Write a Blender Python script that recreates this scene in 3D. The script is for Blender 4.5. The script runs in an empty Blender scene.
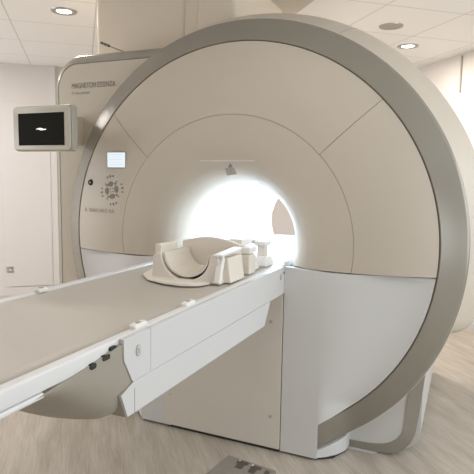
import bpy, bmesh, math
from math import sin, cos, pi, radians, sqrt, asin, acos, atan2
from mathutils import Vector, Matrix

COL = bpy.context.scene.collection
SC = bpy.context.scene

# ------------------------------------------------------------------ materials
def mat(name, rgb, rough=0.45, metal=0.0, spec=0.5, coat=0.0, noise=0.0, nscale=8.0, emit=None, estr=0.0, bump=0.0, bscale=200.0):
    m = bpy.data.materials.new(name); m.use_nodes = True
    nt = m.node_tree; b = nt.nodes['Principled BSDF']
    b.inputs['Base Color'].default_value = (*rgb, 1)
    b.inputs['Roughness'].default_value = rough
    b.inputs['Metallic'].default_value = metal
    b.inputs['Specular IOR Level'].default_value = spec
    b.inputs['Coat Weight'].default_value = coat
    tc = nt.nodes.new('ShaderNodeTexCoord')
    if noise > 0:
        n = nt.nodes.new('ShaderNodeTexNoise'); n.inputs['Scale'].default_value = nscale
        n.inputs['Detail'].default_value = 4
        nt.links.new(tc.outputs['Object'], n.inputs['Vector'])
        mx = nt.nodes.new('ShaderNodeMix'); mx.data_type = 'RGBA'
        mx.inputs[6].default_value = (*[c * (1 - noise) for c in rgb], 1)
        mx.inputs[7].default_value = (*[min(1, c * (1 + noise)) for c in rgb], 1)
        nt.links.new(n.outputs['Fac'], mx.inputs[0])
        nt.links.new(mx.outputs[2], b.inputs['Base Color'])
    if bump > 0:
        n2 = nt.nodes.new('ShaderNodeTexNoise'); n2.inputs['Scale'].default_value = bscale
        nt.links.new(tc.outputs['Object'], n2.inputs['Vector'])
        bp = nt.nodes.new('ShaderNodeBump'); bp.inputs['Strength'].default_value = bump
        bp.inputs['Distance'].default_value = 0.002
        nt.links.new(n2.outputs['Fac'], bp.inputs['Height'])
        nt.links.new(bp.outputs['Normal'], b.inputs['Normal'])
    if emit:
        b.inputs['Emission Color'].default_value = (*emit, 1)
        b.inputs['Emission Strength'].default_value = estr
    return m

M = {}
M['cover'] = mat('cream_cover', (0.585, 0.515, 0.42), 0.5, noise=0.02, nscale=2)
M['lower'] = mat('white_cover', (0.68, 0.665, 0.64), 0.38, noise=0.02, nscale=2)
M['white'] = mat('bright_white_cover', (0.665, 0.655, 0.64), 0.35, noise=0.01, nscale=2)
M['ring'] = mat('grey_ring', (0.285, 0.257, 0.208), 0.27, metal=0.15, spec=0.5, noise=0.02, nscale=3)
M['trimg'] = mat('grey_trim', (0.36, 0.335, 0.29), 0.30, metal=0.25, noise=0.02, nscale=3)
M['gap'] = mat('dark_gap', (0.16, 0.145, 0.12), 0.8, noise=0.05)
M['black'] = mat('black_plastic', (0.010, 0.010, 0.008), 0.3, noise=0.05)
M['bore'] = mat('bore_liner', (0.76, 0.77, 0.79), 0.4, noise=0.01)
M['tray'] = mat('table_top', (0.52, 0.475, 0.415), 0.42, noise=0.02, nscale=5)
M['rail'] = mat('rail_white', (0.76, 0.75, 0.73), 0.35, noise=0.02)
M['apron'] = mat('apron_shade_grey', (0.36, 0.325, 0.265), 0.4, noise=0.02)  # shade of the table end is put into this darker grey
M['ped'] = mat('pedestal_cream', (0.72, 0.665, 0.58), 0.42, noise=0.02)
M['coil'] = mat('coil_cream', (0.78, 0.71, 0.62), 0.42, noise=0.02)
M['coilw'] = mat('coil_white', (0.86, 0.83, 0.78), 0.38, noise=0.02)
M['print'] = mat('grey_print', (0.26, 0.23, 0.20), 0.6, noise=0.03)
M['printl'] = mat('light_grey_print', (0.42, 0.37, 0.32), 0.6, noise=0.03)
M['bezel'] = mat('monitor_bezel', (0.60, 0.56, 0.47), 0.4, noise=0.02)
M['bezel2'] = mat('monitor_shell', (0.42, 0.39, 0.335), 0.4, noise=0.02)
M['screen'] = mat('screen_black', (0.006, 0.006, 0.004), 0.15, spec=0.18, emit=(0.9, 0.85, 0.6), estr=0.003)
M['glyph'] = mat('screen_picture', (0.8, 0.8, 0.8), 0.4, emit=(1, 1, 1), estr=0.9)
M['lcd'] = mat('lit_display', (0.2, 0.22, 0.24), 0.3, emit=(0.86, 0.94, 1.0), estr=0.86)
M['lcdline'] = mat('lit_display_writing', (0.2, 0.22, 0.24), 0.3, emit=(0.70, 0.82, 0.92), estr=0.75)
M['wallm'] = mat('painted_wall', (0.71, 0.675, 0.65), 0.7, noise=0.015, nscale=1.5, bump=0.1, bscale=120)
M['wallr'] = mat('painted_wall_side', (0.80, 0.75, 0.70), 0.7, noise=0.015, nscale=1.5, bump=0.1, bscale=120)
M['pillar'] = mat('painted_pillar', (0.76, 0.66, 0.53), 0.6, noise=0.02, nscale=1.5)
M['doorp'] = mat('door_paint', (0.71, 0.69, 0.68), 0.55, noise=0.015)
M['metal'] = mat('brushed_metal', (0.45, 0.43, 0.40), 0.35, metal=0.9, noise=0.05, nscale=20)
M['lamp'] = mat('lamp_glass', (1, 1, 1), 0.4, emit=(1.0, 0.95, 0.88), estr=9.0)
M['strip'] = mat('bore_lamp_glass', (1, 1, 1), 0.4, emit=(0.62, 0.80, 1.0), estr=16.0)
M['screw'] = mat('screw_cap', (0.50, 0.46, 0.41), 0.4, metal=0.3, noise=0.02)
M['sticker'] = mat('floor_sticker', (0.31, 0.28, 0.24), 0.25, spec=0.6, noise=0.10, nscale=30)
M['stickerd'] = mat('floor_sticker_dark', (0.10, 0.09, 0.075), 0.35, noise=0.1, nscale=60)
M['rubber'] = mat('dark_rubber', (0.03, 0.028, 0.025), 0.7, noise=0.05)

A = radians(40)
E1 = Vector((cos(A), sin(A), 0)); E2 = Vector((-sin(A), cos(A), 0))
def W(a, b, z=0.0): return E1 * a + E2 * b + Vector((0, 0, z))

def rotated_coords(nt):
    tc = nt.nodes.new('ShaderNodeTexCoord')
    mp = nt.nodes.new('ShaderNodeMapping'); mp.inputs['Rotation'].default_value = (0, 0, -A)
    nt.links.new(tc.outputs['Object'], mp.inputs['Vector'])
    return mp

def floor_mat():
    m = bpy.data.materials.new('vinyl_floor'); m.use_nodes = True
    nt = m.node_tree; b = nt.nodes['Principled BSDF']; L = nt.links.new
    mp = rotated_coords(nt)
    s1 = nt.nodes.new('ShaderNodeMapping'); s1.inputs['Scale'].default_value = (105, 6.0, 1)
    L(mp.outputs[0], s1.inputs['Vector'])
    n1 = nt.nodes.new('ShaderNodeTexNoise'); n1.inputs['Scale'].default_value = 1; n1.inputs['Detail'].default_value = 6
    n1.inputs['Roughness'].default_value = 0.65; n1.inputs['Distortion'].default_value = 0.4
    L(s1.outputs[0], n1.inputs['Vector'])
    s2 = nt.nodes.new('ShaderNodeMapping'); s2.inputs['Scale'].default_value = (14, 2.2, 1)
    L(mp.outputs[0], s2.inputs['Vector'])
    n2 = nt.nodes.new('ShaderNodeTexNoise'); n2.inputs['Scale'].default_value = 1; n2.inputs['Detail'].default_value = 3
    L(s2.outputs[0], n2.inputs['Vector'])
    ad = nt.nodes.new('ShaderNodeMath'); ad.operation = 'ADD'
    L(n1.outputs['Fac'], ad.inputs[0]); L(n2.outputs['Fac'], ad.inputs[1])
    cr = nt.nodes.new('ShaderNodeValToRGB'); e = cr.color_ramp.elements
    mr = nt.nodes.new('ShaderNodeMapRange'); mr.inputs[1].default_value = 0.65; mr.inputs[2].default_value = 1.35
    L(ad.outputs[0], mr.inputs[0]); L(mr.outputs[0], cr.inputs[0])
    e[0].position = 0.0; e[0].color = (0.37, 0.315, 0.25, 1)
    e[1].position = 1.0; e[1].color = (0.64, 0.575, 0.50, 1)
    k = cr.color_ramp.elements.new(0.5); k.color = (0.50, 0.44, 0.365, 1)
    L(cr.outputs[0], b.inputs['Base Color'])
    b.inputs['Roughness'].default_value = 0.36
    b.inputs['Specular IOR Level'].default_value = 0.45
    bp = nt.nodes.new('ShaderNodeBump'); bp.inputs['Strength'].default_value = 0.12; bp.inputs['Distance'].default_value = 0.001
    L(n1.outputs['Fac'], bp.inputs['Height']); L(bp.outputs[0], b.inputs['Normal'])
    return m

def ceiling_mat():
    m = bpy.data.materials.new('ceiling_tiles'); m.use_nodes = True
    nt = m.node_tree; b = nt.nodes['Principled BSDF']; L = nt.links.new
    mp = rotated_coords(nt)
    off = nt.nodes.new('ShaderNodeVectorMath'); off.operation = 'ADD'; off.inputs[1].default_value = (6.0, 5.93, 0)
    L(mp.outputs[0], off.inputs[0])
    sp = nt.nodes.new('ShaderNodeSeparateXYZ'); L(off.outputs[0], sp.inputs[0])
    outs = []
    for ax in (0, 1):
        md = nt.nodes.new('ShaderNodeMath'); md.operation = 'PINGPONG'; md.inputs[1].default_value = 0.3
        L(sp.outputs[ax], md.inputs[0])
        lt = nt.nodes.new('ShaderNodeMath'); lt.operation = 'LESS_THAN'; lt.inputs[1].default_value = 0.005
        L(md.outputs[0], lt.inputs[0]); outs.append(lt)
    mxm = nt.nodes.new('ShaderNodeMath'); mxm.operation = 'MAXIMUM'
    L(outs[0].outputs[0], mxm.inputs[0]); L(outs[1].outputs[0], mxm.inputs[1])
    mx = nt.nodes.new('ShaderNodeMix'); mx.data_type = 'RGBA'
    mx.inputs[6].default_value = (0.90, 0.89, 0.88, 1); mx.inputs[7].default_value = (0.66, 0.63, 0.59, 1)
    L(mxm.outputs[0], mx.inputs[0]); L(mx.outputs[2], b.inputs['Base Color'])
    b.inputs['Roughness'].default_value = 0.6
    return m

def mesh_vent_mat():
    m = bpy.data.materials.new('perforated_metal'); m.use_nodes = True
    nt = m.node_tree; b = nt.nodes['Principled BSDF']; L = nt.links.new
    mp = rotated_coords(nt)
    v = nt.nodes.new('ShaderNodeTexVoronoi'); v.inputs['Scale'].default_value = 75; v.inputs['Randomness'].default_value = 0.0
    L(mp.outputs[0], v.inputs['Vector'])
    cr = nt.nodes.new('ShaderNodeValToRGB')
    cr.color_ramp.elements[0].position = 0.3; cr.color_ramp.elements[0].color = (0.30, 0.27, 0.22, 1)
    cr.color_ramp.elements[1].position = 0.45; cr.color_ramp.elements[1].color = (0.62, 0.57, 0.50, 1)
    L(v.outputs['Distance'], cr.inputs[0]); L(cr.outputs[0], b.inputs['Base Color'])
    b.inputs['Roughness'].default_value = 0.5
    return m
M['floor'] = floor_mat(); M['ceil'] = ceiling_mat(); M['vent'] = mesh_vent_mat()

# ------------------------------------------------------------------ mesh helpers
def finish(name, bm, m, parent=None, ang=35, solid=0.0, bevel=0.0, offset=-1, recalc=True):
    if recalc: bmesh.ops.recalc_face_normals(bm, faces=bm.faces[:])
    me = bpy.data.meshes.new(name); bm.to_mesh(me); bm.free()
    for p in me.polygons: p.use_smooth = True
    me.set_sharp_from_angle(angle=radians(ang))
    me.materials.append(m)
    o = bpy.data.objects.new(name, me); COL.objects.link(o)
    if parent: o.parent = parent
    if solid:
        s = o.modifiers.new('thickness', 'SOLIDIFY'); s.thickness = solid; s.offset = offset
        es = o.modifiers.new('crisp', 'EDGE_SPLIT'); es.split_angle = radians(ang)
    if bevel:
        b = o.modifiers.new('edge', 'BEVEL'); b.width = bevel; b.segments = 3; b.limit_method = 'ANGLE'; b.angle_limit = radians(40)
        b.harden_normals = True
    return o

def box(bm, x0, x1, y0, y1, z0, z1):
    v = [bm.verts.new((x, y, z)) for x in (x0, x1) for y in (y0, y1) for z in (z0, z1)]
    for f in ((0, 1, 3, 2), (4, 6, 7, 5), (0, 4, 5, 1), (2, 3, 7, 6), (0, 2, 6, 4), (1, 5, 7, 3)):
        bm.faces.new([v[i] for i in f])
    return v

def prism(bm, pts, axis, a, b):
    """closed polygon pts (2d) extruded between a and b along axis"""
    def P(p, t):
        if axis == 'y': return (p[0], t, p[1])
        if axis == 'x': return (t, p[0], p[1])
        return (p[0], p[1], t)
    A_ = [bm.verts.new(P(p, a)) for p in pts]; B_ = [bm.verts.new(P(p, b)) for p in pts]
    n = len(pts)
    bm.faces.new(A_); bm.faces.new(B_[::-1])
    for i in range(n): bm.faces.new((A_[i], A_[(i + 1) % n], B_[(i + 1) % n], B_[i]))

def loft(bm, loops, caps=True, closed=True):
    R = [[bm.verts.new(p) for p in l] for l in loops]
    n = len(loops[0])
    for a, b in zip(R, R[1:]):
        for i in range(n if closed else n - 1):
            j = (i + 1) % n
            bm.faces.new((a[i], a[j], b[j], b[i]))
    if caps:
        bm.faces.new(R[0][::-1]); bm.faces.new(R[-1])
    return R

def grid(bm, nu, nv, f):
    V = [[bm.verts.new(f(i / nu, j / nv)) for j in range(nv + 1)] for i in range(nu + 1)]
    for i in range(nu):
        for j in range(nv):
            bm.faces.new((V[i][j], V[i + 1][j], V[i + 1][j + 1], V[i][j + 1]))
    return V

def tube(bm, pts, r, n=10, caps=True):
    loops = []
    for i, p in enumerate(pts):
        p = Vector(p)
        d = (Vector(pts[min(i + 1, len(pts) - 1)]) - Vector(pts[max(i - 1, 0)])).normalized()
        up = Vector((0, 0, 1)) if abs(d.z) < 0.9 else Vector((1, 0, 0))
        s = d.cross(up).normalized(); t = s.cross(d)
        rr = r[i] if isinstance(r, (list, tuple)) else r
        loops.append([p + (s * cos(2 * pi * k / n) + t * sin(2 * pi * k / n)) * rr for k in range(n)])
    loft(bm, loops, caps)

def rrect(x0, x1, z0, z1, r, seg=6):
    """rounded rectangle; r a number or four radii (bl, br, tr, tl)"""
    if not isinstance(r, (list, tuple)): r = (r,) * 4
    pts = []
    for (cx, cz, rr, a0) in ((x0 + r[0], z0 + r[0], r[0], pi), (x1 - r[1], z0 + r[1], r[1], 1.5 * pi), (x1 - r[2], z1 - r[2], r[2], 0), (x0 + r[3], z1 - r[3], r[3], .5 * pi)):
        for k in range(seg + 1):
            a = a0 + k / seg * pi / 2
            pts.append((cx + rr * cos(a), cz + rr * sin(a)))
    return pts

def disc_prism(bm, cx, cz, r, y0, y1, n=24):
    prism(bm, [(cx + r * cos(2 * pi * k / n), cz + r * sin(2 * pi * k / n)) for k in range(n)], 'y', y0, y1)

def tag(o, label=None, cat=None, group=None, kind=None):
    if label: o['label'] = label
    if cat: o['category'] = cat
    if group: o['group'] = group
    if kind: o['kind'] = kind
    return o
def thing(name, label, cat, loc=(0, 0, 0), group=None):
    o = bpy.data.objects.new(name, None); COL.objects.link(o); o.location = loc
    o.empty_display_size = 0.1
    return tag(o, label, cat, group)
def adopt(parent, *objs):
    """parts are modelled in world coordinates; shift them under their thing"""
    for o in objs:
        o.parent = parent
        o.matrix_parent_inverse = parent.matrix_basis.inverted()
def struct(name, bm, m, ang=35, bevel=0):
    return tag(finish(name, bm, m, None, ang, bevel=bevel), kind='structure')

def text(body, size, m, loc, name, parent, rot=(pi / 2, 0, 0), extrude=0.0004, sx=1.0, space=1.0):
    cu = bpy.data.curves.new(name, 'FONT'); cu.body = body; cu.size = size; cu.extrude = extrude
    cu.space_character = space
    t = bpy.data.objects.new(name, cu)
    COL.objects.link(t)
    dg = bpy.context.evaluated_depsgraph_get()
    me = bpy.data.meshes.new_from_object(t.evaluated_get(dg))
    bpy.data.objects.remove(t)
    me.transform(Matrix.Diagonal((sx, 1, 1, 1)))
    me.transform(Matrix.Translation(loc) @ Matrix.Rotation(rot[2], 4, 'Z') @ Matrix.Rotation(rot[0], 4, 'X'))
    me.materials.clear(); me.materials.append(m)
    o = bpy.data.objects.new(name, me); COL.objects.link(o); o.parent = parent
    return o

# ------------------------------------------------------------------ the room
H = 2.42
E1MIN, E1MAX, E2MIN, E2MAX = -4.2, 2.55, -4.0, 3.52
def slab4(name, pts, z0, z1, m):
    bm = bmesh.new(); prism(bm, [(p.x, p.y) for p in pts], 'z', z0, z1); return struct(name, bm, m)
T = 0.12
cs = [W(E1MIN - T, E2MIN - T), W(E1MAX + T, E2MIN - T), W(E1MAX + T, E2MAX + T), W(E1MIN - T, E2MAX + T)]
slab4('floor', cs, -0.1, 0, M['floor'])
slab4('ceiling', cs, H, H + 0.1, M['ceil'])
slab4('wall_back', [W(E1MIN - T, E2MAX), W(E1MAX + T, E2MAX), W(E1MAX + T, E2MAX + T), W(E1MIN - T, E2MAX + T)], 0, H, M['wallm'])
# front wall (behind the camera) with an added window for cool fill light
FA, FB, FZ0, FZ1 = 0.2, 2.3, 0.25, 1.85
bm = bmesh.new()
for (a, b, z0, z1) in ((E1MIN - T, FA, 0, H), (FB, E1MAX + T, 0, H), (FA, FB, 0, FZ0), (FA, FB, FZ1, H)):
    prism(bm, [(q.x, q.y) for q in (W(a, E2MIN - T), W(b, E2MIN - T), W(b, E2MIN), W(a, E2MIN))], 'z', z0, z1)
struct('wall_front', bm, M['wallm'])
bm = bmesh.new()
for (a, b, z0, z1) in ((FA, FB, FZ0, FZ0 + .05), (FA, FB, FZ1 - .05, FZ1), (FA, FA + .05, FZ0 + .05, FZ1 - .05), (FB - .05, FB, FZ0 + .05, FZ1 - .05)):
    prism(bm, [(q.x, q.y) for q in (W(a, E2MIN - .08), W(b, E2MIN - .08), W(b, E2MIN - .03), W(a, E2MIN - .03))], 'z', z0, z1)
struct('fill_window_front', bm, M['white'])
bm = bmesh.new()
for (a, b, z0, z1) in ((E2MIN, 1.0, 0, H), (3.2, E2MAX, 0, H), (1.0, 3.2, 0, .25), (1.0, 3.2, 2.15, H)):
    prism(bm, [(q.x, q.y) for q in (W(E1MIN - T, a), W(E1MIN, a), W(E1MIN, b), W(E1MIN - T, b))], 'z', z0, z1)
struct('wall_left', bm, M['wallm'])
bm = bmesh.new()
for (a, b, z0, z1) in ((1.0, 3.2, .25, .30), (1.0, 3.2, 2.10, 2.15), (1.0, 1.05, .30, 2.10), (3.15, 3.2, .30, 2.10)):
    prism(bm, [(q.x, q.y) for q in (W(E1MIN - .08, a), W(E1MIN - .03, a), W(E1MIN - .03, b), W(E1MIN - .08, b))], 'z', z0, z1)
struct('fill_window_left', bm, M['white'])  # unseen window added to brighten the left ceiling and wall
# right wall with a window opening (out of the frame) that lets the daylight in
WA, WB, WZ0, WZ1 = -3.6, -0.1, 0.55, 2.15
def rw(a, b, z0, z1, bm): prism(bm, [(p.x, p.y) for p in (W(E1MAX, a), W(E1MAX + T, a), W(E1MAX + T, b), W(E1MAX, b))], 'z', z0, z1)
bm = bmesh.new()
rw(E2MIN, WA, 0, H, bm); rw(WB, E2MAX, 0, H, bm); rw(WA, WB, 0, WZ0, bm); rw(WA, WB, WZ1, H, bm)
struct('wall_right', bm, M['wallr'])
bm = bmesh.new()
for (a, b, z0, z1) in ((WA, WB, WZ0, WZ0 + .05), (WA, WB, WZ1 - .05, WZ1), (WA, WA + .05, WZ0 + .05, WZ1 - .05), (WB - .05, WB, WZ0 + .05, WZ1 - .05), ((WA + WB) / 2 - .025, (WA + WB) / 2 + .025, WZ0 + .05, WZ1 - .05)):
    prism(bm, [(p.x, p.y) for p in (W(E1MAX + .03, a), W(E1MAX + .08, a), W(E1MAX + .08, b), W(E1MAX + .03, b))], 'z', z0, z1)
struct('window_1', bm, M['white'])
# baseboards
def strip_on_back(name, a, b, z0, z1, d, m):
    bm = bmesh.new(); prism(bm, [(p.x, p.y) for p in (W(a, E2MAX - d), W(b, E2MAX - d), W(b, E2MAX - .001), W(a, E2MAX - .001))], 'z', z0, z1)
    return struct(name, bm, m)
strip_on_back('baseboard_back', E1MIN + .01, E1MAX - .02, 0.001, 0.09, 0.012, M['doorp'])
bm = bmesh.new(); prism(bm, [(p.x, p.y) for p in (W(E1MAX - .012, E2MIN + .02), W(E1MAX - .001, E2MIN + .02), W(E1MAX - .001, E2MAX - .02), W(E1MAX - .012, E2MAX - .02))], 'z', 0.001, 0.09)
struct('baseboard_right', bm, M['doorp'])
# flush door leaf and its frame on the back wall, beside the scanner
strip_on_back('door_1', -1.50, -1.03, 0.10, 2.02, 0.012, M['doorp'])
strip_on_back('trim_1', -1.025, -0.965, 0.10, H - 0.002, 0.03, M['doorp'])
# vertical joint cover on the right wall
def on_right(name, a, b, z0, z1, d, m):
    bm = bmesh.new(); prism(bm, [(p.x, p.y) for p in (W(E1MAX - d, a), W(E1MAX - .001, a), W(E1MAX - .001, b), W(E1MAX - d, b))], 'z', z0, z1)
    return struct(name, bm, m)
on_right('trim_2', 1.60, 1.615, 2.08, 2.40, 0.012, M['printl'])


# boxed duct dropping from the ceiling onto the scanner
du = thing('ceiling_duct', 'wide cream boxed duct dropping from the ceiling onto the scanner top', 'duct', (-.65, .8, H))
for (xa_, xb_, ya_, zb_, rr_) in ((-1.105, -0.482, .350, 1.985, (.045, .012, .012, .03)), (-0.482, -0.395, .358, 1.985, .001), (-0.395, -0.170, .350, 1.985, (.012, .03, .03, .012))):
    bm = bmesh.new(); prism(bm, rrect(xa_, xb_, ya_, 1.15, rr_, 8), 'z', zb_, H - .001)
    adopt(du, finish('duct_panel', bm, M['pillar'], ang=50))

# recessed ceiling lamps
def downlight(x, y, lit, label):
    t = thing('recessed_ceiling_lamp', label, 'ceiling lamp', (x, y, H), 'recessed ceiling lamps')
    bm = bmesh.new()
    prof = [(0.088, 0.0), (0.086, -0.006), (0.062, -0.008), (0.052, -0.004), (0.050, 0.0)]
    n = 40
    loft(bm, [[(x + r * cos(2 * pi * k / n), y + r * sin(2 * pi * k / n), H + z) for r, z in prof] for k in range(n)] + [[(x + r, y, H + z) for r, z in prof]], caps=False, closed=False)
    adopt(t, finish('lamp_ring', bm, M['metal'], ang=30, recalc=True))
    bm = bmesh.new()
    prism(bm, [(x + .051 * cos(2 * pi * k / n), y + .051 * sin(2 * pi * k / n)) for k in range(n)], 'z', H - 0.003, H - 0.0005)
    adopt(t, finish('lamp_glass', bm, M['lamp'] if lit else M['metal']))
downlight(-1.592, 0.636, True, 'round lit ceiling lamp left of the scanner, above the black monitor')
downlight(0.447, 1.784, False, 'round dark recessed ceiling lamp above the ring, higher of the two on the right')
downlight(0.499, 2.434, True, 'small lit recessed ceiling lamp at upper right, lower of the two')
bm = bmesh.new()
vp = [W(.26, .5), W(.71, .5), W(.71, 1.03), W(.36, 1.06), W(.24, .95)]
prism(bm, [(p.x, p.y) for p in vp], 'z', H - 0.012, H - 0.001)
tag(finish('ceiling_vent', bm, M['vent'], bevel=0.004), 'perforated ceiling vent panel above the top of the scanner ring', 'vent')
# wall socket
so = thing('wall_socket', 'small white wall socket low on the wall at far left', 'socket', W(-1.46, E2MAX, .28))
bm = bmesh.new(); c = (-1.46)
prism(bm, [(p.x, p.y) for p in (W(c - .04, E2MAX - .012), W(c + .04, E2MAX - .012), W(c + .04, E2MAX - .0125 + .012), W(c - .04, E2MAX))], 'z', .24, .32)
adopt(so, finish('face_plate', bm, M['doorp'], bevel=0.004))
bm = bmesh.new(); pp = W(c, E2MAX - .013, .28); tube(bm, [pp, pp - E2 * .002], .012, 16)
adopt(so, finish('socket_hole', bm, M['pillar']))

# ------------------------------------------------------------------ the scanner
ZC = 0.985; ZM = 0.8885
sc = thing('mri_scanner', 'large cream MRI scanner with grey ring and glowing round bore', 'mri scanner', (0, 0.3, 0))
PARTS = []
def part(name, bm, m, label=None, **k):
    o = finish(name, bm, m, **k); adopt(sc, o)
    if label: o['label'] = label
    return o
YD = 0.07
def yr(r):                       # front face depth over radius
    t = (0.95 - r) / (0.95 - 0.605)
    return -YD * sin(min(max(t, 0), 1) * pi / 2) ** 0.9 if t > 0 else 0
def pol(r, a, y): return (r * cos(a), y, ZC + r * sin(a))
RB = 0.29
# upper cover panels between the ring and the round funnel, split by two diagonal joints
g = 0.0011
def sector(name, a0f, a1f):
    bm = bmesh.new()
    def f(u, v):
        r = 0.6058 + (0.9475 - 0.6058) * v
        a0, a1 = a0f(r), a1f(r)
        return pol(r, a0 + (a1 - a0) * u, yr(r))
    grid(bm, 48, 14, f)
    return part(name, bm, M['cover'], solid=0.005, offset=-1)
low = lambda r: -asin((ZC - ZM) / r)
sector('front_cover_panel', low, lambda r: radians(43.5) - g / r)
sector('front_cover_panel', lambda r: radians(43.5) + g / r, lambda r: radians(138) - g / r)
sector('front_cover_panel', lambda r: radians(138) + g / r, lambda r: pi - low(r))
# funnel ring round the bore
bm = bmesh.new()
fp = [(0.604, -0.070), (0.57, -0.0715), (0.51, -0.071), (0.46, -0.066), (0.42, -0.056), (0.385, -0.041), (0.355, -0.020), (0.330, 0.008), (0.310, 0.042), (0.297, 0.075), (RB, 0.105)]
def ff(u, v):
    k = v * (len(fp) - 1); i = min(int(k), len(fp) - 2); t = k - i
    r = fp[i][0] * (1 - t) + fp[i + 1][0] * t; y = fp[i][1] * (1 - t) + fp[i + 1][1] * t
    dz = min((ZC - ZM) / r, 0.999)
    a0 = -asin(dz); a1 = pi - a0
    return pol(r, a0 + (a1 - a0) * u, y)
grid(bm, 96, 27, ff)
part('funnel_cover', bm, M['cover'], 'cream cover flaring into the bore', solid=0.012)
# dark backing behind the joints
bm = bmesh.new()
def fb(u, v):
    r = 0.56 + (0.955 - 0.56) * v; a0 = low(r); return pol(r, a0 + (pi - 2 * a0) * u, yr(r) + 0.006)
grid(bm, 80, 8, fb)
part('joint_seal', bm, M['gap'], solid=0.004)
# tunnel
bm = bmesh.new()
n = 72
prof = [(RB, 0.101), (RB, 1.34), (RB + 0.02, 1.40), (RB + 0.03, 1.40), (RB + .012, 1.33), (RB + .012, .101)]
loft(bm, [[pol(r, 2 * pi * k / n, y) for k in range(n)] for r, y in prof + prof[:1]], caps=False)
bmesh.ops.remove_doubles(bm, verts=bm.verts[:], dist=1e-5)
part('bore_tunnel', bm, M['bore'], 'bright white tunnel lining')
for yy in (0.165,):
    bm = bmesh.new(); loops = []
    for k in range(60 + 1):
        a = radians(-15) + (radians(210)) * k / 60
        loops.append([pol(RB - d, a, yy + e) for d, e in ((-.001, -.002), (.0012, -.002), (.0012, .002), (-.001, .002))])
    loft(bm, loops); part('tunnel_joint', bm, M['gap'])
bm = bmesh.new(); box(bm, -0.262, 0.262, 0.10, 1.36, 0.835, 0.866)
part('bore_floor', bm, M['bore'])
# lamp strips inside the tunnel
for ang in (18, 62, 90, 118, 162):
    bm = bmesh.new(); loops = []
    for yy in (0.13, 1.30):
        a = radians(ang)
        c = Vector(pol(RB - .004, a, yy)); tdir = Vector((-sin(a), 0, cos(a))); nd = Vector((-cos(a), 0, -sin(a)))
        loops.append([c - tdir * .025, c + tdir * .025, c + tdir * .022 + nd * .006, c - tdir * .022 + nd * .006])
    loft(bm, loops); part('bore_lamp', bm, M['strip'], 'glowing lamp strip along the top of the tunnel')

# lower covers: a proud box beside the table running into the lower round cover
R1 = 0.947
def lower_cover(s):
    bm = bmesh.new()
    nz, nx = 48, 26
    def xa(z):
        x = sqrt(max(R1 * R1 - (z - ZC) ** 2, 0))
        k = max(0, min(1, (.62 - x) / .145)); rr = R1 - .013 * k
        return sqrt(max(rr * rr - (z - ZC) ** 2, 0))
    def f(u, v):
        z = 0.012 + (0.884 - 0.012) * v
        xe = max(xa(z), 0.478)
        if u < 0.4:
            x = 0.3005 + (0.470 - 0.3005) * (u / 0.4); y = -0.09
        else:
            t = (u - 0.4) / 0.6; x = 0.470 + (xe - 0.470) * t
            w = max(xe - 0.47, 0.16); q = min((x - 0.47) / w, 1)
            y = -0.09 + 0.09 * q * q * (3 - 2 * q)
        top = 0.012 * max(0, 1 - (x - .3) / .2)
        z += top * v
        if u == 1 and xe <= 0.4781: pass
        return (s * x, y, z)
    grid(bm, nx * 2, nz, f)
    o = part('lower_cover', bm, M['lower'], 'smooth white lower cover', solid=0.02, ang=30)
    # make the shell extrude inwards whichever side it is
    o.modifiers['thickness'].offset = -1
    bm = bmesh.new()      # closing shelf on top
    prism(bm, [(s * .30, -.088), (s * .47, -.086), (s * .90, -.006), (s * .90, .10), (s * .30, .10)], 'z', 0.868, 0.8825)
    part('cover_shelf', bm, M['lower'])
    # side wall facing the table
    bm = bmesh.new(); box(bm, min(s * .3005, s * .315), max(s * .3005, s * .315), -.088, .10, .02, .882)
    part('cover_side', bm, M['lower'])
    bm = bmesh.new()      # foot below the ring
    fo = [(s * .30, -.086), (s * .476, -.086), (s * .515, -.055), (s * .555, -.012), (s * .58, .035), (s * .588, .075), (s * .588, .20), (s * .30, .20)]
    loft(bm, [[(x, y, .012) for x, y in fo], [(x, y, .045 + max(0, abs(x) - .476) * .40) for x, y in fo]])
    part('foot_cover', bm, M['white'], bevel=0.004, label='white rounded foot below the grey ring')
    bm = bmesh.new()
    prism(bm, [(s * .31, -.075), (s * .47, -.075), (s * .54, -.03), (s * .578, .06), (s * .578, .20), (s * .31, .20)], 'z', 0.0, 0.012)
    part('plinth', bm, M['rubber'])
lower_cover(1); lower_cover(-1)
# extra thin joint line on the panel left of the pedestal is the gap to the pedestal itself

# the grey ring
def bend(r, a, y):
    # near the floor the ring leaves its circle and runs forward into the box covers
    x, z = r * cos(a), r * sin(a)
    if z > 0: return pol(r, a, y)
    k = max(0, min(1, (.62 - abs(x)) / .145)); k = k * k * (3 - 2 * k)
    v = max(0, min(1, (r - .95) / .11))
    return pol(r - k * (.014 + .014 * v), a, y - k * (.084 + .056 * v))
def ring(name, prof, xcut, m, label=None, n=200, ang=25):
    bm = bmesh.new(); loops = []
    for k in range(n + 1):
        l = []
        for r, y in prof:
            a0 = -acos(min(xcut / r, 1)); a1 = pi - a0
            a = a0 + (a1 - a0) * k / n
            l.append(bend(r, a, y))
        loops.append(l)
    loft(bm, loops, caps=True)
    return part(name, bm, m, label, ang=ang)
ring('ring_trim', [(0.9495, 0.006), (0.953, -0.001), (0.957, -0.001), (1.054, 0.054), (1.063, 0.062), (1.067, 0.07), (1.04, 0.10), (0.955, 0.05)], 0.472, M['ring'], 'broad grey ring round the front')
ring('ring_edge', [(1.0655, 0.0715), (1.0685, 0.073), (1.071, 0.082), (1.071, 0.12), (1.05, 0.12)], 0.472, M['cover'], 'slim cream edge behind the grey ring')
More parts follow.
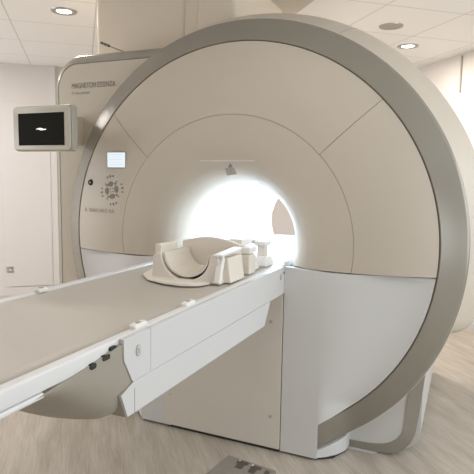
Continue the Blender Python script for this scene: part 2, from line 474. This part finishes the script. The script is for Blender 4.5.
# rounded housing behind
def outline(R, cut=18):
    p = []
    a0 = radians(-cut)
    for k in range(97):
        a = a0 + (pi - 2 * a0) * k / 96
        p.append((R * cos(a), ZC + R * sin(a)))
    zb = ZC - R * sin(radians(cut)); xe = R * cos(a0)
    p += [(-xe + .03, zb - .025), (-xe + .08, zb - .03)]
    p += [(xe - .08, zb - .03), (xe - .03, zb - .025)]
    return p
bm = bmesh.new()
secs = [(1.071, 0.082), (1.108, 0.16), (1.135, 0.23), (1.150, 0.29), (1.152, 1.36), (1.13, 1.40)]
loft(bm, [[(x, y, z) for x, z in outline(R)] for R, y in secs], caps=False)
part('rear_housing', bm, M['cover'], 'cream rounded housing behind the ring', ang=40)
# joint across the housing top
bm = bmesh.new(); a = radians(64); loops = []
for R, y in secs[:5]:
    c = Vector(pol(R, a, y)); td = Vector((-sin(a), 0, cos(a))); nd = Vector((cos(a), 0, sin(a)))
    loops.append([c - td * .002 - nd * .003, c + td * .002 - nd * .003, c + td * .002 + nd * .001, c - td * .002 + nd * .001])
loft(bm, loops); part('housing_joint', bm, M['printl'])
# back plate with the tunnel's far opening
bm = bmesh.new()
ol = outline(1.13); m_ = len(ol)
inner = []
for x, z in ol:
    a = atan2(z - ZC, x); inner.append((0.312 * cos(a), 1.40, ZC + 0.312 * sin(a)))
loft(bm, [[(x, 1.40, z) for x, z in ol], inner], caps=False)
part('back_plate', bm, M['cover'])
# lower body on the floor, white sides
bm = bmesh.new()
prism(bm, rrect(-0.90, 0.905, 0.0, 0.645, (0.10, 0.10, 0.001, 0.001)), 'y', 0.20, 1.38)
part('lower_body', bm, M['lower'], 'pale lower body standing on the floor')
# right lower panel with grey trim
bm = bmesh.new()
inn = [(.40, .042), (.61, .042), (.70, .046), (.751, .056), (.785, .072), (.809, .092), (.829, .12), (.838, .16), (.842, .241), (.850, .339), (.862, .45), (.875, .60), (.40, .60)]
out = [(.40, .004), (.61, .004), (.70, .004), (.765, .008), (.805, .02), (.840, .044), (.868, .080), (.887, .13), (.901, .24), (.908, .339), (.918, .45), (.930, .60), (.40, .60)]
prism(bm, inn, 'y', 0.107, 0.18); part('lower_side_panel', bm, M['lower'])
bm = bmesh.new()
k = 12
F0 = [bm.verts.new((x, .100, z)) for x, z in inn[:k]]; F1 = [bm.verts.new((x, .112, z)) for x, z in out[:k]]
B0 = [bm.verts.new((x, .18, z)) for x, z in inn[:k]]; B1 = [bm.verts.new((x, .205, z)) for x, z in out[:k]]
for q in range(k - 1):
    bm.faces.new((F0[q], F0[q + 1], F1[q + 1], F1[q])); bm.faces.new((F1[q], F1[q + 1], B1[q + 1], B1[q])); bm.faces.new((F0[q], B0[q], B0[q + 1], F0[q + 1])); bm.faces.new((B0[q], B1[q], B1[q + 1], B0[q + 1]))
for q in (0, k - 1): bm.faces.new((F0[q], F1[q], B1[q], B0[q]))
part('lower_trim', bm, M['trimg'], 'grey rounded trim round the lower panel')
bm = bmesh.new(); prism(bm, [(.45, .096), (.70, .096), (.72, .11), (.72, .2), (.45, .2)], 'z', 0.0, 0.003)
part('floor_plate', bm, M['lower'])

# left side cabinet with printed name
xl, xr, zt = -1.186, -0.33, 1.925
bm = bmesh.new(); ci = rrect(xl, xr, 0.05, zt, (0.02, 0.0, 0.0, 0.135), 12)
prism(bm, ci, 'y', 0.122, 0.2); part('side_cabinet_panel', bm, M['cover'], 'flat cream panel with the printed name')
def trim_loop(d, y): return [(x, y, z) for x, z in rrect(xl - d, xr, 0.05 - min(d, .04), zt + d * 1.05, (0.02, 0.0, 0.0, 0.135 + d), 12)]
bm = bmesh.new()
loft(bm, [trim_loop(0.0, .2), trim_loop(0.0, .130), trim_loop(0.003, .124), trim_loop(0.007, .122), trim_loop(0.045, .150), trim_loop(0.054, .165), trim_loop(0.057, .19), trim_loop(0.057, .21)], caps=False)
part('side_cabinet_trim', bm, M['trimg'], 'rounded grey shoulder round the cabinet panel', ang=50)
bm = bmesh.new(); loft(bm, [trim_loop(.0565, .21), trim_loop(.0565, 1.25)]); part('side_cabinet_body', bm, M['cover'])
bm = bmesh.new(); loft(bm, [trim_loop(-.0005, .21), trim_loop(.0045, .1235)], caps=False)
part('side_cabinet_joint', bm, M['gap'])

t = text('MAGNETOM ESSENZA', 0.0425, M['print'], (-1.092, .1205, 1.790), 'printed_name', sc, sx=.725); adopt(sc, t)
t['label'] = 'grey lettering on the cabinet panel'
t = text('A Tim system', 0.024, M['printl'], (-1.092, .1205, 1.757), 'printed_line', sc, sx=.95); adopt(sc, t)
t['label'] = 'small grey second line of lettering'
# y of the left front cover where prints sit
def yat(x, z): return yr(sqrt(x * x + (z - ZC) ** 2))
yl = min(yat(-.63, 1.22), yat(-.66, 1.115)) - .0035
t = text('B. SANCHEZ RA', 0.030, M['printl'], (-0.894, 0, 1.098), 'printed_owner_name', sc, sx=.98, space=1.15)
for v in t.data.vertices: v.co.y += yat(v.co.x, v.co.z) - .0012
adopt(sc, t); t['label'] = 'faint grey lettering below the emblem'
# emblem: ring of dark lozenges and dots
def blob(bm, x, z, rx, rz, rot=0, n=10):
    pts = []
    for k in range(n):
        a = 2 * pi * k / n; px, pz = rx * cos(a), rz * sin(a)
        pts.append((x + px * cos(rot) - pz * sin(rot), z + px * sin(rot) + pz * cos(rot)))
    y = yat(x, z)
    prism(bm, pts, 'y', y - .0022, y + .002)
ex, ez = -0.678, 1.219
bm = bmesh.new()
for q in range(4):
    a = pi / 2 * q + .18
    blob(bm, ex + .033 * cos(a), ez + .033 * sin(a), .019, .0135, a + pi / 2)
    blob(bm, ex + .074 * cos(a), ez + .074 * sin(a), .008, .005, a + .4)
    blob(bm, ex + .074 * cos(a + .28), ez + .074 * sin(a + .28), .006, .004, a)
    blob(bm, ex + .074 * cos(a - .28), ez + .074 * sin(a - .28), .006, .004, a)
    a += pi / 4
    blob(bm, ex + .042 * cos(a), ez + .042 * sin(a), .006, .006, a)
    blob(bm, ex + .056 * cos(a), ez + .056 * sin(a), .004, .004, a)
    blob(bm, ex + .012 * cos(a), ez + .012 * sin(a), .003, .003, a)
part('printed_emblem', bm, M['print'], 'round dotted grey emblem')
# black round button
bm = bmesh.new(); bx_, bz_ = -.846, 1.257
disc_prism(bm, bx_, bz_, .016, yat(bx_, bz_) - .008, yat(bx_, bz_) + .01, 20)
part('black_button', bm, M['black'], 'small round black button', bevel=.003)
bm = bmesh.new(); disc_prism(bm, bx_, bz_, .004, yat(bx_, bz_) - .010, yat(bx_, bz_) - .006, 10)
part('button_mark', bm, M['bezel'])
# small lit display
x0, x1, z0, z1 = -.699, -.589, 1.339, 1.415
yy = min(yat(x0, z0), yat(x1, z0), yat(x0, z1)) - .001
bm = bmesh.new(); box(bm, x0 - .006, x1 + .005, yy, yy + .03, z0 - .005, z1 + .005)
o1 = part('status_display', bm, M['printl'], 'small lit white display', bevel=.002)
bm = bmesh.new(); box(bm, x0, x1, yy - .0015, yy + .0015, z0, z1); o2 = finish('display_screen', bm, M['lcd']); adopt(o1, o2)
bm = bmesh.new()
for q in range(5):
    box(bm, x0 + .012, x1 - .014 - .012 * (q % 2), yy - .0019, yy - .0012, z0 + .012 + q * .013, z0 + .0155 + q * .013)
o3 = finish('display_writing', bm, M['lcdline']); adopt(o1, o3)
# laser window plate above the bore with its little triangle
yz = -.0735
bm = bmesh.new(); prism(bm, [(-.150, 1.373), (.130, 1.373), (.130, 1.3748), (-.150, 1.3748)], 'y', yz - .001, yz + .01)
part('laser_slot_edge', bm, M['coilw'])
bm = bmesh.new(); prism(bm, [(-.014, 1.338), (.028, 1.342), (.043, 1.310), (-.002, 1.305)], 'y', yz - .003, yz + .01)
o1 = part('warning_label', bm, M['printl'], 'small slanted grey label above the bore', bevel=.0008)
bm = bmesh.new(); prism(bm, [(-.006, 1.334), (.025, 1.337), (.036, 1.314), (.004, 1.310)], 'y', yz - .0036, yz + .002)
adopt(o1, finish('label_face', bm, M['screw']))
bm = bmesh.new()
for q in range(3): box(bm, .006 + q * .003, .022 + q * .003, yz - .0040, yz - .0034, 1.329 - q * .007, 1.331 - q * .007)
adopt(o1, finish('label_writing', bm, M['print']))
bm = bmesh.new(); prism(bm, [(.001, 1.342), (.022, 1.344), (.012, 1.362)], 'y', yz - .003, yz + .008)
part('warning_triangle', bm, M['print'], 'tiny dark triangle above the slanted label')
# thin rod on the cabinet shoulder
bm = bmesh.new(); ra, rb = Vector((-.945, .2, 2.055)), Vector((-.772, .2, 1.986)); tube(bm, [ra, rb], .003, 8)
o1 = part('support_rod', bm, M['print'], 'thin rod rising from the cabinet top')
bm = bmesh.new()
for q in range(3):
    c = ra + (rb - ra) * (.07 + .13 * q)
    tube(bm, [c - (rb - ra) * .035, c + (rb - ra) * .035], .0075, 10)
adopt(o1, finish('rod_bead', bm, M['gap']))
bm = bmesh.new(); tube(bm, [rb + Vector((0, 0, -.03)), rb + Vector((0, 0, .004))], .009, 10); adopt(o1, finish('rod_socket', bm, M['print']))

# ------------------------------------------------------------------ monitor on the cabinet
mo = thing('wall_monitor', 'small flat black-screened monitor in a grey bezel at left of the scanner', 'monitor', (-.96, -.2, 1.53))
bm = bmesh.new(); loft(bm, [[(x, y, z) for x, z in rrect(-1.167 + i, -.776 - i, 1.415 + i, 1.645 - i, .022)] for i, y in ((.006, -.200), (0, -.206), (0, -.236), (.003, -.243))])
adopt(mo, finish('monitor_shell', bm, M['bezel2'], ang=40))
bm = bmesh.new(); loft(bm, [[(x, y, z) for x, z in rrect(-1.163 + i, -.786 - i, 1.419 + i, 1.641 - i, .02)] for i, y in ((0, -.240), (0, -.247), (.004, -.251))])
fr = finish('bezel', bm, M['bezel'], ang=40); adopt(mo, fr)
bm = bmesh.new(); box(bm, -1.124, -.820, -.2525, -.249, 1.444, 1.607); s_ = finish('screen', bm, M['screen']); adopt(mo, s_)
bm = bmesh.new()
prism(bm, [(-1.003, 1.526), (-.985, 1.531), (-.968, 1.531), (-.955, 1.526), (-.937, 1.526), (-.937, 1.523), (-.957, 1.520), (-.975, 1.520), (-.987, 1.525), (-1.003, 1.524)], 'y', -.2532, -.2515)
g_ = finish('screen_picture', bm, M['glyph']); adopt(s_, g_)
bm = bmesh.new(); box(bm, -1.075, -1.012, -.2, .13, 1.47, 1.628)
adopt(mo, finish('mounting_arm', bm, M['cover'], bevel=.006))

# ------------------------------------------------------------------ the patient table
tb = thing('patient_table', 'long white patient table sliding into the scanner bore', 'patient table', (0, -.3, 0))
def tpart(name, bm, m, label=None, **k):
    o = finish(name, bm, m, **k); adopt(tb, o)
    if label: o['label'] = label
    return o
XS = [-.3, -.296] + [-.28 + .56 * k / 20 for k in range(21)] + [.296, .3]
def bulge(x): return -0.0 * (1 - (x / .3) ** 2)
def beam(poly, nbul, hw, belly=None):
    bm = bmesh.new(); loops = []
    for x in XS:
        xx = x / .3 * hw; l = []
        inset = 0.004 if abs(abs(x) - .3) < 1e-6 else 0
        for i, (y, z) in enumerate(poly):
            yy = y + (bulge(x) * nbul[i]) + (inset if i < len(nbul) and nbul[i] else 0)
            zz = z + (belly[i] * (1 - (x / .3) ** 2) if belly else 0)
            l.append((xx, yy, zz))
        loops.append(l)
    loft(bm, loops)
    return bm
def shaded_end(o):
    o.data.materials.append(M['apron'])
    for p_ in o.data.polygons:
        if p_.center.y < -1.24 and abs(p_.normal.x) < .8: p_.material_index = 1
bm = beam([(-1.318, .858), (-1.318, .846), (-1.282, .782), (-.274, .776), (-.14, .7765), (-.05, .7765), (-.05, .858)], [1, 1, .4, 0, 0, 0, 0], .300)
o1 = tpart('support_beam', bm, M['white'], ang=30); shaded_end(o1)
# end faces of the beam take a darker grey that stands for their shade
# raised side cheeks of the beam, with a cover joint
for s in (1, -1):
    for (ya, yb, nm) in ((-1.318, -1.2005, 'end_cheek'), (-1.1985, -.112, 'side_cheek')):
        bm = bmesh.new()
        prism(bm, rrect(min(s * .288, s * .3005), max(s * .288, s * .3005), ya, yb, .0015, 2), 'z', .8582, .899)
        tpart(nm, bm, M['white'])
        bm = bmesh.new(); 
        if nm == 'end_cheek': poly = [(-1.318, .898), (-1.318, .847), (-1.2815, .7805), (yb, .7802), (yb, .898)]
        else: poly = [(ya, .898), (ya, .7802), (yb, .7752), (yb, .898)]
        prism(bm, poly, 'x', s * .3000, s * .3020); tpart(nm + '_panel', bm, M['white'])
bm = beam([(-1.282, .7800), (-1.335, .762), (-1.309, .697), (-.342, .684), (-.278, .7745)], [1, 1, 1.3, 0, 0], .3022, [0, 0, -.004, 0, 0])
o1 = tpart('lower_beam_cover', bm, M['white'], ang=30); shaded_end(o1)
bm = bmesh.new(); box(bm, .3022, .3030, -1.276, -1.274, .694, .762); tpart('cover_joint', bm, M['printl'])
# rounded keel closing the end of the beam under the tabletop
bm = bmesh.new(); loops = []
for (y, zt_, zb, hw, n_) in ((-1.600, .853, .851, .2880, 2.2), (-1.585, .854, .840, .2895, 2.3), (-1.55, .857, .815, .290, 2.4), (-1.50, .862, .777, .2905, 2.5), (-1.44, .868, .724, .291, 2.8),
                         (-1.39, .875, .694, .2920, 3.4), (-1.355, .882, .681, .2950, 4.2), (-1.335, .886, .677, .2975, 5), (-1.31, .8885, .676, .2990, 5.5), (-1.27, .8885, .675, .2995, 6), (-1.20, .8885, .675, .2975, 6)):
    l = []
    for k in range(81):
        a = pi * k / 80; c_, s_ = cos(a), sin(a)
        l.append((hw * (1 if c_ > 0 else -1) * abs(c_) ** (2 / n_), y, zt_ - (zt_ - zb) * abs(s_) ** (2 / n_)))
    loops.append(l)
loft(bm, loops)
tpart('beam_end_keel', bm, M['apron'], 'smooth rounded keel under the table end, shade in its grey colour', ang=50)
# pedestal
bm = bmesh.new(); prism(bm, [(-.334, .016), (.2965, .016), (.2965, .775), (-.334, .775)], 'y', -.092, -.02)
tpart('pedestal', bm, M['ped'], 'flat cream front panel below the table', bevel=.002)
bm = bmesh.new(); box(bm, -.325, .29, -.082, -.01, 0, .016); tpart('pedestal_plinth', bm, M['rubber'])
bm = bmesh.new(); prism(bm, [(-.56, -.035), (-.355, -.078), (-.346, -.078), (-.346, .0), (-.56, .0)], 'z', .016, .66)
tpart('pedestal_side_panel', bm, M['ped'], bevel=.006)
bm = bmesh.new(); box(bm, -.346, -.334, -.062, -.02, .0, .66); tpart('pedestal_gap', bm, M['rubber'])
for (x, z) in ((.240, .632), (.248, .172), (-.30, .18)):
    bm = bmesh.new(); r = .008 if x > 0 else .004
    disc_prism(bm, x, z, r, -.0945, -.091, 16); tpart('screw_cap', bm, M['screw'])
# tabletop
def tray_loop(y, hw, zt):
    return [(-hw, y, .862), (-hw, y, zt - .010), (-hw + .004, y, zt - .003), (-hw + .012, y, zt), (-.22, y, zt + .001), (-.17, y, zt - .004), (0, y, zt - .006), (.17, y, zt - .004), (.22, y, zt + .001),
            (hw - .012, y, zt), (hw - .004, y, zt - .003), (hw, y, zt - .010), (hw, y, .862)]
bm = bmesh.new(); loft(bm, [tray_loop(y, .256, .900) for y in (-2.05, -2.04, -1.3, -.7, 0.0, .55)])
tpart('tabletop', bm, M['tray'], 'smooth cream tabletop', ang=50)
bm = bmesh.new(); box(bm, -.262, .262, -2.05, -.02, .8585, .889); tpart('table_groove', bm, M['gap'])
for s in (1, -1):
    bm = bmesh.new()
    pr_ = rrect(min(s * .2595, s * .2865), max(s * .2595, s * .2865), .859, .9015, .006, 4)
    prism(bm, pr_, 'y', -2.05, -.04); tpart('side_rail', bm, M['rail'], 'white edge rail of the tabletop', ang=50)
    bm = bmesh.new(); prism(bm, rrect(min(s * .262, s * .292), max(s * .262, s * .2885), .846, .8585, .005, 3), 'y', -2.05, -1.57)
    tpart('rail_foot', bm, M['rail'], ang=50)
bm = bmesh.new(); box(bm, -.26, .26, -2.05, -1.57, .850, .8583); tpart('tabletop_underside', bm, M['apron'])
for (ya, yb, z) in ((-1.432, -1.412, .866), (-1.388, -1.362, .872), (-1.358, -1.334, .884)):
    bm = bmesh.new(); prism(bm, rrect(ya, yb, z - .007, z + .006, .005, 3), 'x', .270, .2945); tpart('rail_catch', bm, M['rubber'], 'small dark notch under the rail')
# rail clips
for (x, y, w) in ((.272, -1.213, .03), (.272, -.942, .03), (-.262, -1.005, .022)):
    bm = bmesh.new(); loft(bm, [[(px, py, z) for px, py in rrect(x - .012 + i, x + .012 - i, y - w + i, y + w - i, .006, 4)] for i, z in ((0, .9016), (0, .909), (.003, .913))])
    o1 = tpart('rail_clip', bm, M['coilw'])
    bm = bmesh.new(); box(bm, x - .006, x + .006, y - .006, y + .006, .9125, .916); adopt(o1, finish('clip_button', bm, M['screw']))
# keyhole on the end cheek, small catch at the scanner end
bm = bmesh.new(); loft(bm, [[(x, -1.258 + .010 * cos(2 * pi * k / 20), .855 + .015 * sin(2 * pi * k / 20)) for k in range(20)] for x in (.3022, .304)])
o1 = tpart('key_lock', bm, M['screw'], 'small oval lock on the white end panel')
bm = bmesh.new(); loft(bm, [[(x, -1.258 + .006 * cos(2 * pi * k / 16), .855 + .011 * sin(2 * pi * k / 16)) for k in range(16)] for x in (.3035, .3045)])
adopt(o1, finish('lock_ring', bm, M['rail']))
bm = bmesh.new(); box(bm, .3042, .3052, -1.2595, -1.2565, .848, .862); adopt(o1, finish('key_slot', bm, M['gap']))
bm = bmesh.new(); loft(bm, [[(x, -.150 + .008 * cos(2 * pi * k / 16), .858 + .014 * sin(2 * pi * k / 16)) for k in range(16)] for x in (.3022, .305)])
tpart('end_catch', bm, M['screw'])

# ------------------------------------------------------------------ head coil on the table
hc = thing('head_coil', 'cream open head coil cradle lying on the patient table', 'head coil', (.04, -.5, .9012))
def hpart(name, bm, m, label=None, **k):
    o = finish(name, bm, m, **k); adopt(hc, o)
    if label: o['label'] = label
    return o
cx = .086; ZT = .9012
bm = bmesh.new()
bp_ = [(-.17, -.45), (-.13, -.59), (-.06, -.665), (.03, -.702), (.11, -.712), (.17, -.68), (.212, -.59), (.225, -.50), (.225, -.43), (.225, -.402), (-.12, -.402), (-.17, -.41)]
loft(bm, [[((x - cx) * k + cx, (y + .55) * k - .55, z) for x, y in bp_] for k, z in ((1.0, ZT), (1.0, ZT + .005), (.98, ZT + .009), (.93, ZT + .011))])
hpart('base_plate', bm, M['coil'], ang=60)
# body: block with a half-round trough
RI = .090; CZ = .998; FX = 1.14
def coil_body(y0, y1, ri, ro_x, top_l, top_r, cz=CZ):
    n = 28
    inner = [(cx + FX * ri * cos(pi + pi * k / n), cz + ri * sin(pi + pi * k / n)) for k in range(n + 1)]
    pts = []
    outer = [(cx + ro_x, ZT + .002), (cx - ro_x, ZT + .002)]
    # start at left top going inside the trough to right top then round outside
    poly = [(cx - ro_x + .012, top_l), (cx - FX * ri - .004, top_l)] + inner + [(cx + FX * ri + .004, top_r), (cx + ro_x - .012, top_r), (cx + ro_x, top_r - .012), (cx + ro_x + .008, ZT + .002), (cx - ro_x - .008, ZT + .002), (cx - ro_x, top_l - .012)]
    return poly
def poly_ring(y, ri, ro, tl, tr, s=0): return [(x, y, z) for x, z in coil_body(0, 0, ri, ro, tl, tr)]
def concave_prism(bm, poly, y0, y1):
    A_ = [bm.verts.new((x, y0, z)) for x, z in poly]; B_ = [bm.verts.new((x, y1, z)) for x, z in poly]
    n = len(poly)
    for i in range(n): bm.faces.new((A_[i], A_[(i + 1) % n], B_[(i + 1) % n], B_[i]))
    from mathutils.geometry import tessellate_polygon
    for t in tessellate_polygon([[Vector((x, z, 0)) for x, z in poly]]):
        bm.faces.new([A_[i] for i in t]); bm.faces.new([B_[i] for i in t][::-1])
bm = bmesh.new(); concave_prism(bm, coil_body(0, 0, RI, .140, 1.004, 1.012), -.635, -.42)
hpart('cradle', bm, M['coil'], bevel=.004)
# thin raised back rim (rear of trough rises higher)
bm = bmesh.new()
def sh(u, v):
    a = radians(184) + radians(172) * u
    return (cx + (RI + .002) * cos(a) * 1.03, -.31 - .22 * v, CZ + .0 + (RI) * sin(a))
loops = []
for k in range(41):
    a = radians(180 + 180 * k / 40)
    loops.append([(cx + (FX * RI - RI + r) * cos(a), y, CZ + .007 + r * sin(a)) for r, y in ((RI - .012, -.627), (RI - .0035, -.627), (RI - .0035, -.43), (RI - .012, -.43))])
loft(bm, loops); hpart('cushion', bm, M['coil'], 'smooth inner cushion', ang=50)
# low back wall with a curved crest
bm = bmesh.new()
crest = [(cx - .13, 1.03)] + [(cx - .13 + .26 * k / 12, 1.03 + .022 * sin(pi * k / 12)) for k in range(1, 12)] + [(cx + .13, 1.03), (cx + .13, .93), (cx - .13, .93)]
prism(bm, crest, 'y', -.425, -.404); hpart('back_wall', bm, M['coil'], bevel=.004)
# left knob
bm = bmesh.new(); box(bm, cx - .140, cx - .112, -.62, -.50, .985, 1.036); hpart('latch', bm, M['coil'], bevel=.005)
# right cheek block with strap
bm = bmesh.new(); prism(bm, [(.2285, .905), (.262, .905), (.250, 1.0), (.2285, 1.0)], 'y', -.60, -.47)
hpart('cheek_block', bm, M['coil'], bevel=.006)
bm = bmesh.new(); prism(bm, [(-.655, .9125), (-.632, .9125), (-.600, 1.0), (-.622, 1.012)], 'x', .216, .240); hpart('cheek_rib', bm, M['coilw'], bevel=.004)
bm = bmesh.new(); prism(bm, [(-.640, 1.008), (-.46, 1.014), (-.45, 1.024), (-.636, 1.016)], 'x', .205, .245); hpart('cheek_cap', bm, M['coilw'], bevel=.004)

# two smaller coil connectors standing further along the table
def connector(name, x, y, s, label, lever):
    t = thing(name, label, 'coil connector', (x, y, ZT), 'white coil connectors on the table')
    def pp(nm, bm, m, **k):
        o = finish(nm, bm, m, **k); adopt(t, o); return o
    bm = bmesh.new(); loft(bm, [[(x + px * s * k, y + py * s * k2, ZT + z * s) for px, py in ((-.045, -.06), (.045, -.06), (.045, .06), (-.045, .06))] for k, k2, z in ((1, 1, .0), (1, 1, .02), (.75, .62, .055))])
    pp('connector_base', bm, M['coilw'], bevel=.005)
    bm = bmesh.new(); loft(bm, [[(x + px * s, y + py * s, ZT + z * s) for px, py in ((-.022, -.028), (.022, -.028), (.022, .028), (-.022, .028))] for z in (.053, .112)])
    pp('connector_neck', bm, M['coil'], bevel=.005)
    bm = bmesh.new(); loft(bm, [[(x + px * s, y + py * s, ZT + z * s) for px, py in rrect(-.036, .036, -.045, .045, .015, 4)] for z in (.111, .118, .135)])
    pp('connector_head', bm, M['coilw'], bevel=.004)
    if lever:
        bm = bmesh.new(); tube(bm, [(x - .02 * s, y, ZT + .125 * s), (x - .085 * s, y - .07 * s, ZT + .138 * s), (x - .11 * s, y - .11 * s, ZT + .136 * s)], [.012 * s, .009 * s, .006 * s], 10)
        pp('lever', bm, M['screw'])
connector('coil_connector', .207, -.135, .84, 'pale stepped coil connector with a grey lever, nearest the bore edge', True)
connector('coil_connector', .195, -.265, .70, 'pale stepped coil connector between the head coil and the lever connector', False)
# clamp arm lying over the middle
ca = thing('coil_clamp', 'white two-armed clamp on a block right behind the head coil cradle', 'clamp', (.19, -.36, ZT))
bm = bmesh.new(); box(bm, .165, .250, -.392, -.325, ZT, .985); adopt(ca, finish('clamp_post', bm, M['coil'], bevel=.006))
def slant(x0, y0, x1, y1, z0, z1, w, h):
    bm = bmesh.new(); d = Vector((x1 - x0, y1 - y0, z1 - z0)).normalized(); s_ = d.cross(Vector((0, 0, 1))).normalized(); u_ = s_.cross(d)
    loft(bm, [[Vector(c) + s_ * a * w + u_ * b * h for a, b in ((-1, -1), (1, -1), (1, 1), (-1, 1))] for c in ((x0, y0, z0), (x1, y1, z1))]); return bm
adopt(ca, finish('clamp_arm', slant(.182, -.385, .165, -.23, 1.030, 1.026, .030, .015), M['coilw'], bevel=.006))
adopt(ca, finish('clamp_arm', slant(.228, -.39, .222, -.30, 1.000, 1.000, .022, .013), M['coilw'], bevel=.005))
bm = bmesh.new(); box(bm, .170, .205, -.385, -.335, .985, 1.022); adopt(ca, finish('clamp_joint', bm, M['coil'], bevel=.004))

# ------------------------------------------------------------------ floor sticker
st = thing('floor_sticker', 'grey see-through sticker with dark blocks on the floor before the table panel', 'floor sticker', (.2, -.33, 0))
bm = bmesh.new(); prism(bm, [(.09, -.215), (.335, -.245), (.40, -.42), (.06, -.44)], 'z', .0004, .0018)
adopt(st, finish('sticker_sheet', bm, M['sticker']))
for p in ([(.148, -.232), (.205, -.238), (.205, -.262), (.192, -.262), (.192, -.30), (.156, -.30), (.156, -.262), (.148, -.262)],
          [(.222, -.244), (.272, -.25), (.272, -.275), (.258, -.275), (.255, -.31), (.225, -.31)],
          [(.292, -.258), (.315, -.262), (.32, -.30), (.295, -.30)]):
    bm = bmesh.new(); prism(bm, p, 'z', .0018, .0026); adopt(st, finish('dark_block', bm, M['stickerd']))
for p in ((.157, -.236), (.226, -.248)):
    bm = bmesh.new(); box(bm, p[0] - .004, p[0] + .004, p[1] - .004, p[1] + .004, .0026, .0034); adopt(st, finish('white_dot', bm, M['coilw']))

# ------------------------------------------------------------------ light
def area(name, loc, direction, sx, sy, energy, color, spread=180):
    l = bpy.data.lights.new(name, 'AREA'); l.shape = 'RECTANGLE'; l.size = sx; l.size_y = sy
    l.energy = energy; l.color = color; l.spread = radians(spread)
    o = bpy.data.objects.new(name, l); COL.objects.link(o); o.location = loc
    o.rotation_euler = Vector(direction).to_track_quat('-Z', 'Z').to_euler()
    return o
area('unseen_window_light', W(E1MAX + .02, (WA + WB) / 2, (WZ0 + WZ1) / 2), -E1, WB - WA - .1, WZ1 - WZ0 - .1, 60, (0.88, 0.95, 1.0))
area('unseen_window_light', W(E1MIN + .02, 2.1, 1.2), E1, 2.2, 1.9, 47, (0.92, 0.96, 1.0))  # added fill at the unseen left window
area('unseen_window_light', W((FA + FB) / 2, E2MIN - .02, (FZ0 + FZ1) / 2), E2, FB - FA - .1, FZ1 - FZ0 - .1, 34, (0.84, 0.93, 1.0))  # added cool fill from behind the camera for the lower right covers
for a, b, e in ((-1.9, 2.3, 16), (1.5, 1.3, 24), (-2.6, .6, 12), (-.4, -1.2, 6)):  # unseen fills without fixtures, added to brighten walls and floor
    p = W(a, b, H - .03)
    area('ceiling_fill', p, (0, 0, -1), .6, .6, e, (1.0, 0.95, 0.90))
for x, y in ((-1.592, .636), (.499, 2.434)):
    area('downlight_glow', (x, y, H - .02), (0, 0, -1), .1, .1, 8, (1.0, 0.92, 0.82))
w = bpy.data.worlds.new('World'); SC.world = w; w.use_nodes = True
w.node_tree.nodes['Background'].inputs[0].default_value = (0.85, 0.9, 1.0, 1)
w.node_tree.nodes['Background'].inputs[1].default_value = 0.6

# ------------------------------------------------------------------ camera
cam = bpy.data.cameras.new('Camera'); co = bpy.data.objects.new('Camera', cam); COL.objects.link(co)
cam.sensor_width = 36; cam.lens = 527.84 / 474 * 36; cam.clip_start = .02
r = Vector((0.91491126, 0.40333719, 0.01601538)); u = Vector((-0.0599745, 0.09659369, 0.99351533)); f = Vector((-0.3991747, 0.90993888, -0.1125646))
mw = Matrix.Identity(4)
for i in range(3):
    mw[i][0] = r[i]; mw[i][1] = u[i]; mw[i][2] = -f[i]
mw[0][3], mw[1][3], mw[2][3] = 1.05278, -2.35316, 1.29774
co.matrix_world = mw
SC.camera = co
SC.view_settings.view_transform = 'Standard'; SC.view_settings.look = 'None'
SC.view_settings.gamma = 1; SC.view_settings.use_curve_mapping = False
SC.view_settings.exposure = 0.0
